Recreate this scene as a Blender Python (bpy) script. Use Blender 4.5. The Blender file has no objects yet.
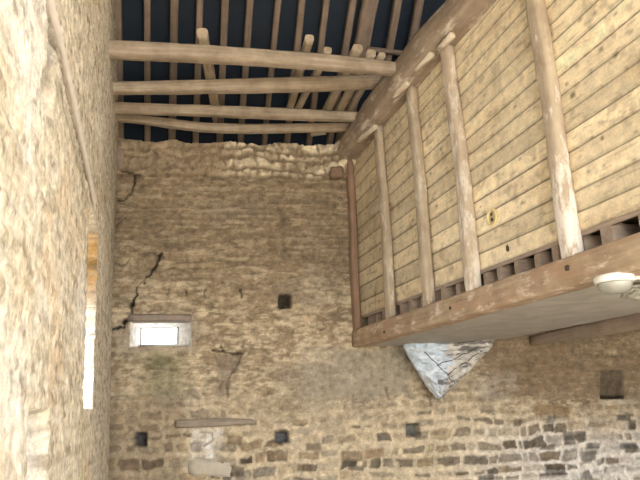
import bpy, bmesh, math, random
import numpy as np
from mathutils import Vector
random.seed(7); rng = np.random.default_rng(11)
scn = bpy.context.scene; COL = scn.collection
A = np.array
# ------------------------------------------------------------------ camera
f = 640.0
psi = math.radians(10.3); pit = math.atan(170/640); rol = math.radians(2.6)
EYE = A([0, 0, 1.6])
FW = A([math.sin(psi)*math.cos(pit), math.cos(psi)*math.cos(pit), math.sin(pit)])
_R0 = A([math.cos(psi), -math.sin(psi), 0]); _U0 = np.cross(_R0, FW)
RT = math.cos(rol)*_R0 - math.sin(rol)*_U0; UP = math.sin(rol)*_R0 + math.cos(rol)*_U0
def ray(x, y): return FW*f + RT*(x-320) + UP*(240-y)
def atY(x, y, Y): d = ray(x, y); return EYE + d*(Y/d[1])
def atZ(x, y, Z): d = ray(x, y); return EYE + d*((Z-1.6)/d[2])
def atPl(x, y, p, n): d = ray(x, y); return EYE + d*(np.dot(p-EYE, n)/np.dot(d, n))
def projN(X, Y, Z):
    q = np.stack([X, Y, Z-1.6], -1); z = q@FW
    return 320+f*(q@RT)/z, 240-f*(q@UP)/z
cd = bpy.data.cameras.new('camera'); cam = bpy.data.objects.new('camera', cd); COL.objects.link(cam)
cd.sensor_width = 36; cd.lens = 36*f/640; cd.clip_start = .05
from mathutils import Matrix
cam.matrix_world = Matrix([[RT[0], UP[0], -FW[0], 0], [RT[1], UP[1], -FW[1], 0], [RT[2], UP[2], -FW[2], 1.6], [0, 0, 0, 1]])
scn.camera = cam
# ------------------------------------------------------------------ helpers
def lin(c, sat=.73):
    c = A(c, float)/255
    c = np.where(c <= .04045, c/12.92, ((c+.055)/1.055)**2.4)
    g_ = c@A([.3, .6, .1]); return g_+(c-g_)*sat
def sm(a, b, x):
    t = np.clip((x-a)/(b-a), 0, 1); return t*t*(3-2*t)
_T = rng.random((256, 256))
def vn(x, y, s=0):
    x = x+s*37.3; y = y+s*17.7
    xi = np.floor(x).astype(int); yi = np.floor(y).astype(int); fx = x-xi; fy = y-yi
    fx = fx*fx*(3-2*fx); fy = fy*fy*(3-2*fy)
    a = _T[xi & 255, yi & 255]; b = _T[(xi+1) & 255, yi & 255]; c = _T[xi & 255, (yi+1) & 255]; d = _T[(xi+1) & 255, (yi+1) & 255]
    return (a*(1-fx)+b*fx)*(1-fy)+(c*(1-fx)+d*fx)*fy
def fbm(x, y, s=0, o=4):
    r = 0; a = .5; t = 0
    for i in range(o): r = r+a*vn(x, y, s+i*5); t += a; a *= .5; x = x*2.03; y = y*2.03
    return r/t
def rubble(X, Z, rh, cw, seed, wob=.03):
    """courses of irregular stones: returns distance to joint (m) and three random numbers per stone"""
    g = np.random.default_rng(seed)
    Zw = Z + wob*(fbm(X*1.6, Z*1.6, seed)-.5)*2 + wob*.35*(fbm(X*9, Z*9, seed+2)-.5)*2
    Xw = X + wob*.9*(fbm(X*7, Z*7, seed+3)-.5)*2
    z0 = Zw.min()-.3; ed = [z0]
    while ed[-1] < Zw.max()+.3: ed.append(ed[-1]+g.uniform(*rh))
    ed = A(ed); row = np.searchsorted(ed, Zw)-1
    D = np.zeros_like(X); R1 = np.zeros_like(X); R2 = np.zeros_like(X); R3 = np.zeros_like(X)
    for r in np.unique(row):
        m = row == r; ce = [Xw.min()-1]
        while ce[-1] < Xw.max()+1: ce.append(ce[-1]+g.uniform(*cw))
        ce = A(ce); x = Xw[m]; c = np.searchsorted(ce, x)-1; n = len(ce)
        q = [g.random(n) for _ in range(5)]
        lo = ed[r]+.010*q[3][c]*2; hi = ed[r+1]-.010*q[4][c]*2; z = Zw[m]
        rad = .022
        cx = (ce[c]+ce[c+1])/2; cz = (lo+hi)/2; hx = (ce[c+1]-ce[c])/2; hz = (hi-lo)/2
        dx = np.abs(x-cx)-(hx-rad); dz = np.abs(z-cz)-(hz-rad)
        d = rad-(np.sqrt(np.maximum(dx, 0)**2+np.maximum(dz, 0)**2)+np.minimum(np.maximum(dx, dz), 0))
        D[m] = d; R1[m] = q[0][c]; R2[m] = q[1][c]; R3[m] = q[2][c]
    return D, R1, R2, R3
def link(name, me, mat=None, parent=None):
    o = bpy.data.objects.new(name, me); COL.objects.link(o)
    if mat is not None: me.materials.append(mat)
    if parent is not None: o.parent = parent
    return o
def tag(o, label, cat, group=None, kind=None):
    o['label'] = label
    if cat: o['category'] = cat
    if group: o['group'] = group
    if kind: o['kind'] = kind
    return o
def struct(o, label=None):
    o['kind'] = 'structure'
    if label: o['label'] = label
    return o
def empty(name, loc):
    o = bpy.data.objects.new(name, None); COL.objects.link(o); o.location = [float(v) for v in loc]; o.empty_display_size = .1; return o
def grid_mesh(name, P, C, keep, smooth=True, extra=None):
    """P (n,m,3) points, C (n,m,3) linear colours, keep (n-1,m-1) faces"""
    n, m = P.shape[:2]; idx = np.arange(n*m).reshape(n, m)
    F_ = np.stack([idx[:-1, :-1], idx[:-1, 1:], idx[1:, 1:], idx[1:, :-1]], -1)[keep]
    used, inv = np.unique(F_, return_inverse=True); F_ = inv.reshape(F_.shape)
    me = bpy.data.meshes.new(name); V = P.reshape(-1, 3)[used]
    me.vertices.add(len(V)); me.vertices.foreach_set('co', V.astype('f').ravel())
    nf = len(F_); me.loops.add(nf*4); me.loops.foreach_set('vertex_index', F_.astype('i').ravel())
    me.polygons.add(nf); me.polygons.foreach_set('loop_start', np.arange(0, nf*4, 4, dtype='i'))
    me.polygons.foreach_set('loop_total', np.full(nf, 4, 'i'))
    me.polygons.foreach_set('use_smooth', np.full(nf, smooth))
    me.update(calc_edges=True)
    if C is not None:
        a = me.attributes.new('tint', 'FLOAT_COLOR', 'POINT'); c = np.ones((len(V), 4), 'f'); c[:, :3] = C.reshape(-1, 3)[used]
        a.data.foreach_set('color', c.ravel())
    return me
# ------------------------------------------------------------------ materials
def nodes(name):
    m = bpy.data.materials.new(name); m.use_nodes = True; t = m.node_tree; b = t.nodes['Principled BSDF']
    return m, t, b
def N(t, k, **kw):
    n = t.nodes.new(k)
    for a, v in kw.items():
        if a in n.inputs: n.inputs[a].default_value = v
        else: setattr(n, a, v)
    return n
def masonry(name, scale=60, bump=.35, var=.35):
    m, t, b = nodes(name); L = t.links.new
    at = N(t, 'ShaderNodeAttribute', attribute_name='tint')
    ge = N(t, 'ShaderNodeNewGeometry')
    n1 = N(t, 'ShaderNodeTexNoise', Scale=scale, Detail=6.0, Roughness=.65); L(ge.outputs['Position'], n1.inputs['Vector'])
    n2 = N(t, 'ShaderNodeTexNoise', Scale=scale*.22, Detail=4.0); L(ge.outputs['Position'], n2.inputs['Vector'])
    mp = N(t, 'ShaderNodeMapRange'); mp.inputs['To Min'].default_value = 1-var; mp.inputs['To Max'].default_value = 1+var; mp.inputs['From Min'].default_value = .25; mp.inputs['From Max'].default_value = .75
    ad = N(t, 'ShaderNodeMath', operation='ADD'); L(n1.outputs['Fac'], ad.inputs[0]); L(n2.outputs['Fac'], ad.inputs[1])
    hf = N(t, 'ShaderNodeMath', operation='MULTIPLY'); hf.inputs[1].default_value = .5; L(ad.outputs[0], hf.inputs[0]); L(hf.outputs[0], mp.inputs['Value'])
    mx = N(t, 'ShaderNodeVectorMath', operation='SCALE'); L(at.outputs['Color'], mx.inputs[0]); L(mp.outputs[0], mx.inputs['Scale'])
    L(mx.outputs[0], b.inputs['Base Color']); b.inputs['Roughness'].default_value = .95; b.inputs['Specular IOR Level'].default_value = .15
    bp = N(t, 'ShaderNodeBump', Strength=bump, Distance=.012); L(hf.outputs[0], bp.inputs['Height']); L(bp.outputs[0], b.inputs['Normal'])
    return m
def wood(name, dark, light, patch=None, amt=0.0, red=None, ramt=0.0, streak=30, low=0.0):
    """timber grain along the 'along' attribute; patch = limewash / flaking colour, low = more patch near the foot"""
    m, t, b = nodes(name); L = t.links.new
    at = N(t, 'ShaderNodeAttribute', attribute_name='along')
    oi = N(t, 'ShaderNodeObjectInfo'); ao = N(t, 'ShaderNodeVectorMath', operation='ADD')
    sc = N(t, 'ShaderNodeVectorMath', operation='SCALE'); cb = N(t, 'ShaderNodeCombineXYZ')
    for k in range(3): L(oi.outputs['Random'], cb.inputs[k])
    L(cb.outputs[0], sc.inputs[0]); sc.inputs['Scale'].default_value = 40
    L(at.outputs['Vector'], ao.inputs[0]); L(sc.outputs[0], ao.inputs[1])
    ml = N(t, 'ShaderNodeVectorMath', operation='MULTIPLY'); ml.inputs[1].default_value = (1.6, streak, streak); L(ao.outputs[0], ml.inputs[0])
    n1 = N(t, 'ShaderNodeTexNoise', Scale=1.0, Detail=6.0, Roughness=.7); L(ml.outputs[0], n1.inputs['Vector'])
    n2 = N(t, 'ShaderNodeTexNoise', Scale=5.0, Detail=5.0, Roughness=.6); L(ao.outputs[0], n2.inputs['Vector'])
    mr = N(t, 'ShaderNodeMapRange'); mr.inputs['From Min'].default_value = .3; mr.inputs['From Max'].default_value = .7; L(n1.outputs['Fac'], mr.inputs['Value'])
    mr2 = N(t, 'ShaderNodeMapRange'); mr2.inputs['From Min'].default_value = .3; mr2.inputs['From Max'].default_value = .7; L(n2.outputs['Fac'], mr2.inputs['Value'])
    av = N(t, 'ShaderNodeMix'); av.inputs[0].default_value = .5; L(mr.outputs[0], av.inputs[2]); L(mr2.outputs[0], av.inputs[3])
    mx = N(t, 'ShaderNodeMix', data_type='RGBA'); mx.inputs[6].default_value = (*lin(dark), 1); mx.inputs[7].default_value = (*lin(light), 1); L(av.outputs[0], mx.inputs[0])
    last = mx.outputs[2]
    def over(last, colr, a, scale, seed, lowv):
        n3 = N(t, 'ShaderNodeTexNoise', Scale=scale, Detail=7.0, Roughness=.72)
        o3 = N(t, 'ShaderNodeVectorMath', operation='ADD'); o3.inputs[1].default_value = (seed, seed, seed); L(ao.outputs[0], o3.inputs[0]); 
        o4 = N(t, 'ShaderNodeVectorMath', operation='MULTIPLY'); o4.inputs[1].default_value = (.45, 1.3, 1.3); L(o3.outputs[0], o4.inputs[0]); L(o4.outputs[0], n3.inputs['Vector'])
        r = N(t, 'ShaderNodeMapRange'); c = .68-a*.36; r.inputs['From Min'].default_value = c-.02; r.inputs['From Max'].default_value = c+.10; r.inputs['To Max'].default_value = .85
        if lowv:
            sx = N(t, 'ShaderNodeSeparateXYZ'); L(at.outputs['Vector'], sx.inputs[0])
            r2 = N(t, 'ShaderNodeMapRange'); r2.inputs['From Min'].default_value = 0; r2.inputs['From Max'].default_value = 1.0; r2.inputs['To Min'].default_value = lowv; r2.inputs['To Max'].default_value = 0
            L(sx.outputs[0], r2.inputs['Value']); a2 = N(t, 'ShaderNodeMath', operation='ADD'); L(n3.outputs['Fac'], a2.inputs[0]); L(r2.outputs[0], a2.inputs[1]); L(a2.outputs[0], r.inputs['Value'])
        else: L(n3.outputs['Fac'], r.inputs['Value'])
        q = N(t, 'ShaderNodeMix', data_type='RGBA'); q.inputs[7].default_value = (*lin(colr), 1); L(r.outputs[0], q.inputs[0]); L(last, q.inputs[6])
        return q.outputs[2]
    if red: last = over(last, red, ramt, 4.0, 3.3, 0)
    if patch: last = over(last, patch, amt, 9.0, 8.1, low)
    L(last, b.inputs['Base Color']); b.inputs['Roughness'].default_value = .85; b.inputs['Specular IOR Level'].default_value = .2
    bp = N(t, 'ShaderNodeBump', Strength=.45, Distance=.008); L(av.outputs[0], bp.inputs['Height']); L(bp.outputs[0], b.inputs['Normal'])
    return m
def plain(name, c, rough=.6, var=.12, scale=8, metal=0, bump=.1):
    m, t, b = nodes(name); L = t.links.new
    tc = N(t, 'ShaderNodeTexCoord'); n = N(t, 'ShaderNodeTexNoise', Scale=scale, Detail=5.0); L(tc.outputs['Object'], n.inputs['Vector'])
    mx = N(t, 'ShaderNodeMix', data_type='RGBA'); l = lin(c); mx.inputs[6].default_value = (*(l*(1-var)), 1); mx.inputs[7].default_value = (*np.minimum(l*(1+var), 1), 1)
    L(n.outputs['Fac'], mx.inputs[0]); L(mx.outputs[2], b.inputs['Base Color']); b.inputs['Roughness'].default_value = rough; b.inputs['Metallic'].default_value = metal
    if bump: bp = N(t, 'ShaderNodeBump', Strength=bump, Distance=.01); L(n.outputs['Fac'], bp.inputs['Height']); L(bp.outputs[0], b.inputs['Normal'])
    return m
M_wall = masonry('rubble_masonry', 75, .9, .62)
M_wall2 = masonry('side_rubble_masonry', 60, 1.0, .6)
M_boards = masonry('whitewashed_boards_paint', 60, .3, .32)
M_pole = wood('weathered_pole_wood', (128, 108, 88), (206, 186, 158), streak=40)
M_raft = wood('old_rafter_wood', (104, 86, 72), (156, 134, 114))
M_post = wood('limewashed_post_wood', (150, 128, 102), (206, 188, 158), patch=(222, 212, 194), amt=.34, streak=22)
M_postw = wood('flaking_limewashed_post_wood', (156, 132, 104), (208, 190, 158), patch=(236, 228, 218), amt=.30, red=(150, 116, 86), ramt=.2, streak=22, low=.20)
M_post3 = wood('mottled_limewashed_post_wood', (160, 136, 110), (208, 188, 158), patch=(226, 216, 200), amt=.48, streak=18, low=.05)
M_red = wood('reddish_post_wood', (130, 98, 74), (172, 136, 106))
M_beam = wood('reddish_beam_wood', (134, 106, 76), (208, 180, 144), patch=(230, 214, 196), amt=.33, red=(176, 138, 102), ramt=.42, streak=26)
M_tie = wood('tie_beam_wood', (126, 104, 84), (186, 164, 138), patch=(222, 208, 186), amt=.36, red=(150, 124, 102), ramt=.35, streak=18)
M_fresh = wood('pale_split_wood', (196, 176, 144), (240, 226, 200))
M_ends = wood('pale_loose_timber_wood', (150, 128, 100), (215, 196, 162))
M_joist = wood('grey_joist_wood', (128, 108, 92), (182, 160, 140))
# ------------------------------------------------------------------ timber builder
def timber(name, pts, size, mat, parent=None, side=None, rough=.06, rnd=.25, step=.07, wane=0, seed=None):
    """a hewn timber along pts; size = list of (width, depth) per point; width runs along `side`"""
    seed = random.random()*50 if seed is None else seed
    P = [A(p, float) for p in pts]; sz = [size]*len(P) if np.isscalar(size[0]) else list(size)
    seg = [np.linalg.norm(P[i+1]-P[i]) for i in range(len(P)-1)]; cum = np.r_[0, np.cumsum(seg)]
    n = max(2, int(cum[-1]/step)+1); s = np.linspace(0, cum[-1], n)
    C = np.stack([np.interp(s, cum, [p[k] for p in P]) for k in range(3)], -1)
    for _ in range(3 if len(P) > 2 else 0): C[1:-1] = (C[:-2]+2*C[1:-1]+C[2:])/4
    W = np.interp(s, cum, [q[0] for q in sz]); H = np.interp(s, cum, [q[1] for q in sz])
    T = np.gradient(C, axis=0); T /= np.linalg.norm(T, axis=1)[:, None]
    side = A(side if side is not None else (1, 0, 0), float)
    S = side-T*(T@side)[:, None]; S /= np.linalg.norm(S, axis=1)[:, None]; B = np.cross(T, S)
    K = 20; th = (np.arange(K)+.5)/K*2*math.pi
    pw = 2/(.12+rnd*1.6) if rnd < 1 else 2
    cx = np.sign(np.cos(th))*np.abs(np.cos(th))**(2/max(pw, 2)); cy = np.sign(np.sin(th))*np.abs(np.sin(th))**(2/max(pw, 2))
    SS, TH = np.meshgrid(s, th, indexing='ij')
    nz = 1+rough*2.4*(fbm(SS*3+seed*3, np.cos(TH)*1.2+np.sin(TH)*2.1+seed+5, 1)-.5)+rough*1.2*(fbm(SS*14+seed, np.cos(TH)*4+np.sin(TH)*3+9, 3, 2)-.5)
    u = cx[None]*W[:, None]/2*nz; v = cy[None]*H[:, None]/2*nz
    V = C[:, None]+S[:, None]*u[..., None]+B[:, None]*v[..., None]
    a = V.reshape(-1, 3); al = np.stack([SS, u, v], -1).reshape(-1, 3)
    faces = [(i*K+k, i*K+(k+1) % K, (i+1)*K+(k+1) % K, (i+1)*K+k) for i in range(n-1) for k in range(K)]
    faces = [q[::-1] for q in faces]
    faces += [tuple(range(K)), tuple(range((n-1)*K, n*K))[::-1]]
    me = bpy.data.meshes.new(name); org = C[0].copy()
    if parent is not None: org = np.zeros(3)
    me.from_pydata((a-org).tolist(), [], faces); me.update()
    at = me.attributes.new('along', 'FLOAT_VECTOR', 'POINT'); at.data.foreach_set('vector', al.astype('f').ravel())
    bm = bmesh.new(); bm.from_mesh(me); bmesh.ops.recalc_face_normals(bm, faces=bm.faces); bm.to_mesh(me); bm.free()
    for p in me.polygons[:-2]: p.use_smooth = True
    o = link(name, me, mat, parent); o.location = org.tolist()
    return o
def block(name, c, ax, ay, az, mat, parent=None, rough=.01, bev=.012, cuts=2):
    """irregular block centred on c with full-size edge vectors ax, ay, az"""
    bm = bmesh.new(); bmesh.ops.create_cube(bm, size=1)
    L = [np.linalg.norm(v) for v in (ax, ay, az)]
    for v in bm.verts: v.co = Vector((v.co.x*L[0], v.co.y*L[1], v.co.z*L[2]))
    bmesh.ops.bevel(bm, geom=bm.edges[:], offset=bev, segments=2, affect='EDGES')
    bmesh.ops.subdivide_edges(bm, edges=[e for e in bm.edges if e.calc_length() > .05], cuts=cuts, use_grid_fill=True)
    u = [A(v)/l for v, l in zip((ax, ay, az), L)]
    al = []
    for v in bm.verts:
        q = A(v.co); al.append(q[[int(np.argmax(L)), (int(np.argmax(L))+1) % 3, (int(np.argmax(L))+2) % 3]])
        j = A([random.uniform(-1, 1) for _ in range(3)])*rough
        v.co = Vector(u[0]*q[0]+u[1]*q[1]+u[2]*q[2]+j)
    bmesh.ops.recalc_face_normals(bm, faces=bm.faces)
    me = bpy.data.meshes.new(name); bm.to_mesh(me); bm.free()
    at = me.attributes.new('along', 'FLOAT_VECTOR', 'POINT'); at.data.foreach_set('vector', A(al).astype('f').ravel())
    for p in me.polygons: p.use_smooth = True
    o = link(name, me, mat, parent); o.location = [float(x) for x in c]; return o
def tube(name, pts, r, mat, parent=None, K=10):
    P = [A(p, float) for p in pts]; cu = bpy.data.curves.new(name, 'CURVE'); cu.dimensions = '3D'; sp = cu.splines.new('POLY'); sp.points.add(len(P)-1)
    for q, p in zip(sp.points, P): q.co = (*p, 1)
    cu.bevel_depth = r; cu.bevel_resolution = 3; cu.use_fill_caps = True
    o = bpy.data.objects.new(name+'_c', cu); COL.objects.link(o); dg = bpy.context.evaluated_depsgraph_get(); me = bpy.data.meshes.new_from_object(o.evaluated_get(dg)); me.name = name
    bpy.data.objects.remove(o); bpy.data.curves.remove(cu)
    for p in me.polygons: p.use_smooth = True
    me.materials.clear(); return link(name, me, mat, parent)
def seglist(poly): return [(poly[i], poly[i+1]) for i in range(len(poly)-1)]
def dpoly(X, Y, poly):
    d = np.full(X.shape, 1e9)
    for (a, b) in seglist(poly):
        a = A(a, float); b = A(b, float); e = b-a; t = np.clip(((X-a[0])*e[0]+(Y-a[1])*e[1])/(e@e), 0, 1)
        d = np.minimum(d, np.hypot(X-a[0]-e[0]*t, Y-a[1]-e[1]*t))
    return d
def box_m(X, Y, x0, x1, y0, y1, s=2.0):
    return sm(x0-s, x0+s, X)*(1-sm(x1-s, x1+s, X))*sm(y0-s, y0+s, Y)*(1-sm(y1-s, y1+s, Y))
def mixc(C, c, w): return C*(1-w[..., None])+lin(c)*w[..., None]
# ------------------------------------------------------------------ roof geometry
RS = math.tan(math.radians(38)); RY, RZ = 7.35, 4.84; RIDGE = 3.0
def roofz(y): return np.where(y > RIDGE, RZ+(RY-y)*RS, RZ+(RY-RIDGE)*RS-(RIDGE-y)*RS)
# ------------------------------------------------------------------ back wall
xs = np.arange(-1.75, 6.6, .0125); zs = np.r_[np.arange(0, .8, .05), np.arange(.8, 4.86, .0115)]
X, Z = np.meshgrid(xs, zs); PX, PY = projN(X, np.full_like(X, 7.), Z)
n_big = fbm(X*.9, Z*.9, 1); n_mid = fbm(X*4, Z*4, 2); n_fin = fbm(X*22, Z*22, 3); n_st = fbm(X*5, Z*30, 4)
# lower exposed rubble
D, q1, q2, q3 = rubble(X, Z, (.065, .145), (.09, .30), 5, .06)
vis = sm(.010, .028, D+(n_fin-.5)*.026+(n_mid-.5)*.035)*(.35+.65*sm(.15, .6, q3+n_mid*.3))
pal = A([lin(c) for c in [(172, 148, 108), (160, 138, 102), (168, 152, 124), (150, 134, 110), (134, 118, 96), (186, 160, 118), (158, 146, 126), (122, 110, 94)]])
stc = pal[(q1*7.99).astype(int)]*(.75+.45*n_fin)[..., None]*(.85+.3*q2)[..., None]
right = sm(420, 560, PX)*sm(395, 450, PY)
grey = lin((120, 112, 104)); stc = stc*(1-.45*right[..., None])+grey*(.5+.8*q2)[..., None]*.45*right[..., None]
dk = ((q3 > .86) & (PY > 410)).astype(float)*(1-.4*sm(.1, .6, n_fin)); stc = stc*(1-.62*dk[..., None])
mor = lin((212, 192, 154))*(.72+.5*n_fin)[..., None]
mor = mor*(1-right[..., None])+lin((226, 218, 206))*(.78+.4*n_fin)[..., None]*right[..., None]
spk = fbm(X*34, Z*34, 7, 3)
low = mor*(1-vis[..., None])+stc*vis[..., None]
low = low*(.72+.44*spk)[..., None]
lh = vis*.022+(q2-.5)*.012*vis+(n_fin-.5)*.012
# upper eroded thin-bedded render
D2, r1, r2, r3 = rubble(X, Z, (.045, .085), (.12, .42), 9, .02)
v2 = sm(.0, .02, D2+(n_fin-.5)*.03); sp2 = sm(.50, .62, fbm(X*16, Z*34, 12)+(n_mid-.5)*.35)
streak = sm(.56, .74, n_st+(n_mid-.5)*.5+(n_big-.5)*.3)
midz = sm(250, 330, PY)
up = lin((160, 138, 104))*(.80+.22*n_big+.22*n_mid)[..., None]*(.86+.28*r1)[..., None]*(.86+.28*n_fin)[..., None]
up = mixc(up, (128, 106, 76), (1-v2)*.35*(1-midz))
up = mixc(up, (216, 196, 156), np.clip(streak*(.35+.55*midz)+(1-v2)*.45*midz*sm(.42, .6, n_mid), 0, .85))
up = mixc(up, (212, 192, 154), sp2*(.10+.55*midz)); up = mixc(up, (104, 86, 62), sm(.58, .70, fbm(X*13, Z*30, 13)+(n_mid-.5)*.2)*.45); up = up*(.80+.30*spk)[..., None]*(.86+.14*midz)[..., None]
up = mixc(up, (146, 132, 112), sm(.5, .7, fbm(X*1.3, Z*2.2, 8))*.5)
uh = (n_st-.5)*.02+(n_fin-.5)*.012+v2*.006+(n_mid-.5)*.02
wl = sm(380, 440, PY+(n_mid-.5)*60+(n_big-.5)*40-8*sm(430, 480, PX))
C = up*(1-wl[..., None])+low*wl[..., None]; H = uh*(1-wl)+lh*wl
# smoother render patches
pa = box_m(PX+(n_mid-.5)*20, PY+(n_mid-.5)*16, 337, 412, 352, 397, 3)
C = C*(1-pa[..., None])+lin((160, 148, 124))*(.75+.5*n_fin)[..., None]*pa[..., None]*.95; H = H*(1-.6*pa)
pb = box_m(PX+(n_mid-.5)*24, PY+(n_mid-.5)*10, 486, 660, 325, 398, 4)*(.55+.4*sm(.3, .6, n_mid))
C = C*(1-pb[..., None])+lin((134, 112, 82))*(.7+.6*n_st)[..., None]*pb[..., None]
pc = box_m(PX+(n_mid-.5)*10, PY, 300, 342, 345, 400, 5)*.5; C = mixc(C, (158, 146, 126), pc)
pd_ = box_m(PX+(n_mid-.5)*14, PY+(n_mid-.5)*16, 200, 330, 395, 420, 6)*.35; C = mixc(C, (178, 160, 128), pd_)
# pale lime streaks over the right part and bottom right whitening
C = mixc(C, (232, 226, 214), sm(.42, .62, fbm(X*5, Z*7, 21))*sm(520, 640, PX)*sm(420, 480, PY)*.7)
C = mixc(C, (196, 188, 178), sm(.5, .62, fbm(X*4, Z*5, 22))*box_m(PX, PY, 480, 530, 375, 400, 12)*.4)
# green algae below the little window, grey wash
gr = np.exp(-((PX-162)/19)**2)*sm(345, 362, PY)*(1-sm(388, 408, PY))*(.35+.9*fbm(X*9, Z*4, 14)); C = mixc(C, (112, 112, 72), np.clip(gr, 0, .75))
gw = np.exp(-((PX-172)/22)**2)*sm(385, 400, PY)*(1-sm(408, 425, PY)); C = mixc(C, (150, 138, 118), gw*.6)
# whitish blocked opening below the timber ledge
op = box_m(PX+(n_mid-.5)*8, PY, 191, 222, 427, 462, 2); C = mixc(C, (214, 206, 192), op*(.35+.6*sm(.35, .6, fbm(X*10, Z*10, 17))))
op2 = box_m(PX, PY, 206, 213, 433, 458, 1.2)*sm(.3, .55, n_mid); C = mixc(C, (240, 236, 226), op2*.8)
C = mixc(C, (88, 74, 56), np.exp(-(dpoly(PX, PY, [(201, 432), (212, 433), (213, 440), (204, 446)])/1.0)**2)*.6)
# ledge band at the top
zl = 4.30+.0*X; ledge = -1
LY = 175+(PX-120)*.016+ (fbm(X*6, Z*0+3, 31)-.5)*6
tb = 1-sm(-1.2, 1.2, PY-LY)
D3, t1, t2, t3 = rubble(X, Z+.02, (.07, .16), (.08, .30), 33, .11)
chunk = sm(-.01, .03, D3+(n_fin-.5)*.04)
pale = sm(215, 240, PX)*(.25+.75*sm(.38, .6, fbm(X*7, Z*7, 35)))
tc = lin((164, 142, 108))*(.72+.25*n_mid+.35*n_fin)[..., None]; tc = mixc(tc, (236, 220, 184), np.clip(1.15*pale*(.5+.5*t1)*chunk, 0, .85)); tc = mixc(tc, (110, 90, 64), (1-chunk)*.55)
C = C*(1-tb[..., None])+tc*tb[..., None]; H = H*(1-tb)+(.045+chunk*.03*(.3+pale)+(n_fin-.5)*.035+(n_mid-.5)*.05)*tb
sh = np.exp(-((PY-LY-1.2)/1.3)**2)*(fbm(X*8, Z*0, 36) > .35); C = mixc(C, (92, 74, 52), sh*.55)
# brown stain at the lower left; whole wall darker towards the left corner
C = mixc(C, (122, 96, 62), box_m(PX+(n_mid-.5)*30, PY+(n_mid-.5)*20, 100, 185, 402, 500, 8)*.45)
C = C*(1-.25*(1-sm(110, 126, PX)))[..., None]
# cracks
def crack(poly, w, dep, col=(34, 28, 22), a=.95, j=1.2):
    global C, H
    jx = (fbm(X*14, Z*14, 41)-.5)*5*j; jy = (fbm(X*14, Z*14, 43)-.5)*5*j
    d = dpoly(PX+jx, PY+jy, poly); ww = w*(.4+1.2*vn(X*6, Z*6, 44)); m = np.exp(-(d/ww)**2)
    C = mixc(C, col, np.clip(m*a*1.3, 0, a)); H = H-m*dep
crack([(162, 254), (158, 262), (152, 273), (144, 280), (137, 286), (137, 296), (133, 303)], .95, .02)
crack([(133, 300), (131, 306), (133, 312), (126, 320), (124, 327), (112, 329)], .9, .03)
for (a_, b_, r_) in [(132, 304, 2.2), (125, 321, 2.3), (144, 283, 1.1)]:
    m = np.exp(-(np.hypot(PX-a_+(n_fin-.5)*4, PY-b_)/r_)**2); C = mixc(C, (24, 20, 16), m*.95); H = H-m*.08
crack([(147, 252), (165, 257)], .5, .01, a=.5); crack([(136, 176), (135, 184), (132, 192), (126, 199), (118, 200)], .9, .03)
crack([(122, 172), (140, 176)], .8, .02, a=.8); crack([(116, 228), (121, 222), (126, 219)], .9, .01, a=.5); crack([(117, 263), (127, 265), (130, 259)], .8, .01, a=.5)
crack([(185, 290), (187, 295)], .9, .01, a=.8); crack([(205, 291), (206, 296)], .9, .01, a=.8); crack([(240, 290), (242, 298)], .9, .01, a=.8)
crack([(168, 289), (168, 297)], .6, .01, a=.6); crack([(212, 350), (228, 353), (242, 353)], 1.0, .03, a=.9); crack([(222, 346), (223, 352)], .7, .01, a=.8)
crack([(240, 355), (236, 366), (230, 374), (226, 386), (228, 396)], 1.4, .02, (80, 66, 52), .7); crack([(214, 356), (222, 372), (220, 388)], 1.0, .02, (90, 76, 58), .5)
ex = box_m(PX+(n_mid-.5)*10, PY, 216, 240, 355, 395, 3)*(1-sm(0, 14, (PY-355)*.35-(240-PX)+6)); C = mixc(C, (140, 124, 106), np.clip(ex, 0, 1)*.55); H = H-.03*np.clip(ex, 0, 1)
crack([(386, 388), (388, 400)], .8, .01, (90, 66, 44), .6); crack([(426, 392), (431, 400), (431, 405)], 1.2, .01, (112, 84, 56), .6)
# vertical joint left of smooth patch
crack([(308, 348), (312, 396)], .5, .004, (190, 176, 150), .4)
# putlog holes: real recesses with a stone back
for (x0, x1, y0, y1, back) in [(279, 291, 294, 308, (40, 36, 30)), (135, 146, 432.5, 446, (74, 76, 80)), (275.5, 288.5, 432, 442.5, (92, 98, 106)), (406.5, 419, 424, 436, (112, 112, 110))]:
    m = box_m(PX+(n_fin-.5)*2, PY+(n_fin-.5)*2, x0, x1, y0, y1, .7); H = H-m*.17; C = mixc(C, back, m*.9)
    rim = box_m(PX, PY, x0-2.2, x1+2.2, y0-2, y1+2, 1)*(1-m); C = mixc(C, (120, 104, 82), rim*.35)
m = box_m(PX+(n_fin-.5), PY+(n_fin-.5), 601, 623, 369.5, 398.5, .7); H = H-m*.13*sm(360, 396, PY); C = mixc(C, (96, 84, 66), m*.8)
C = mixc(C, (42, 34, 26), box_m(PX, PY, 601, 624, 395, 399, .8)*.85); C = mixc(C, (184, 170, 146), box_m(PX, PY, 598, 633, 399.5, 404.5, .8)*.8)
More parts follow.
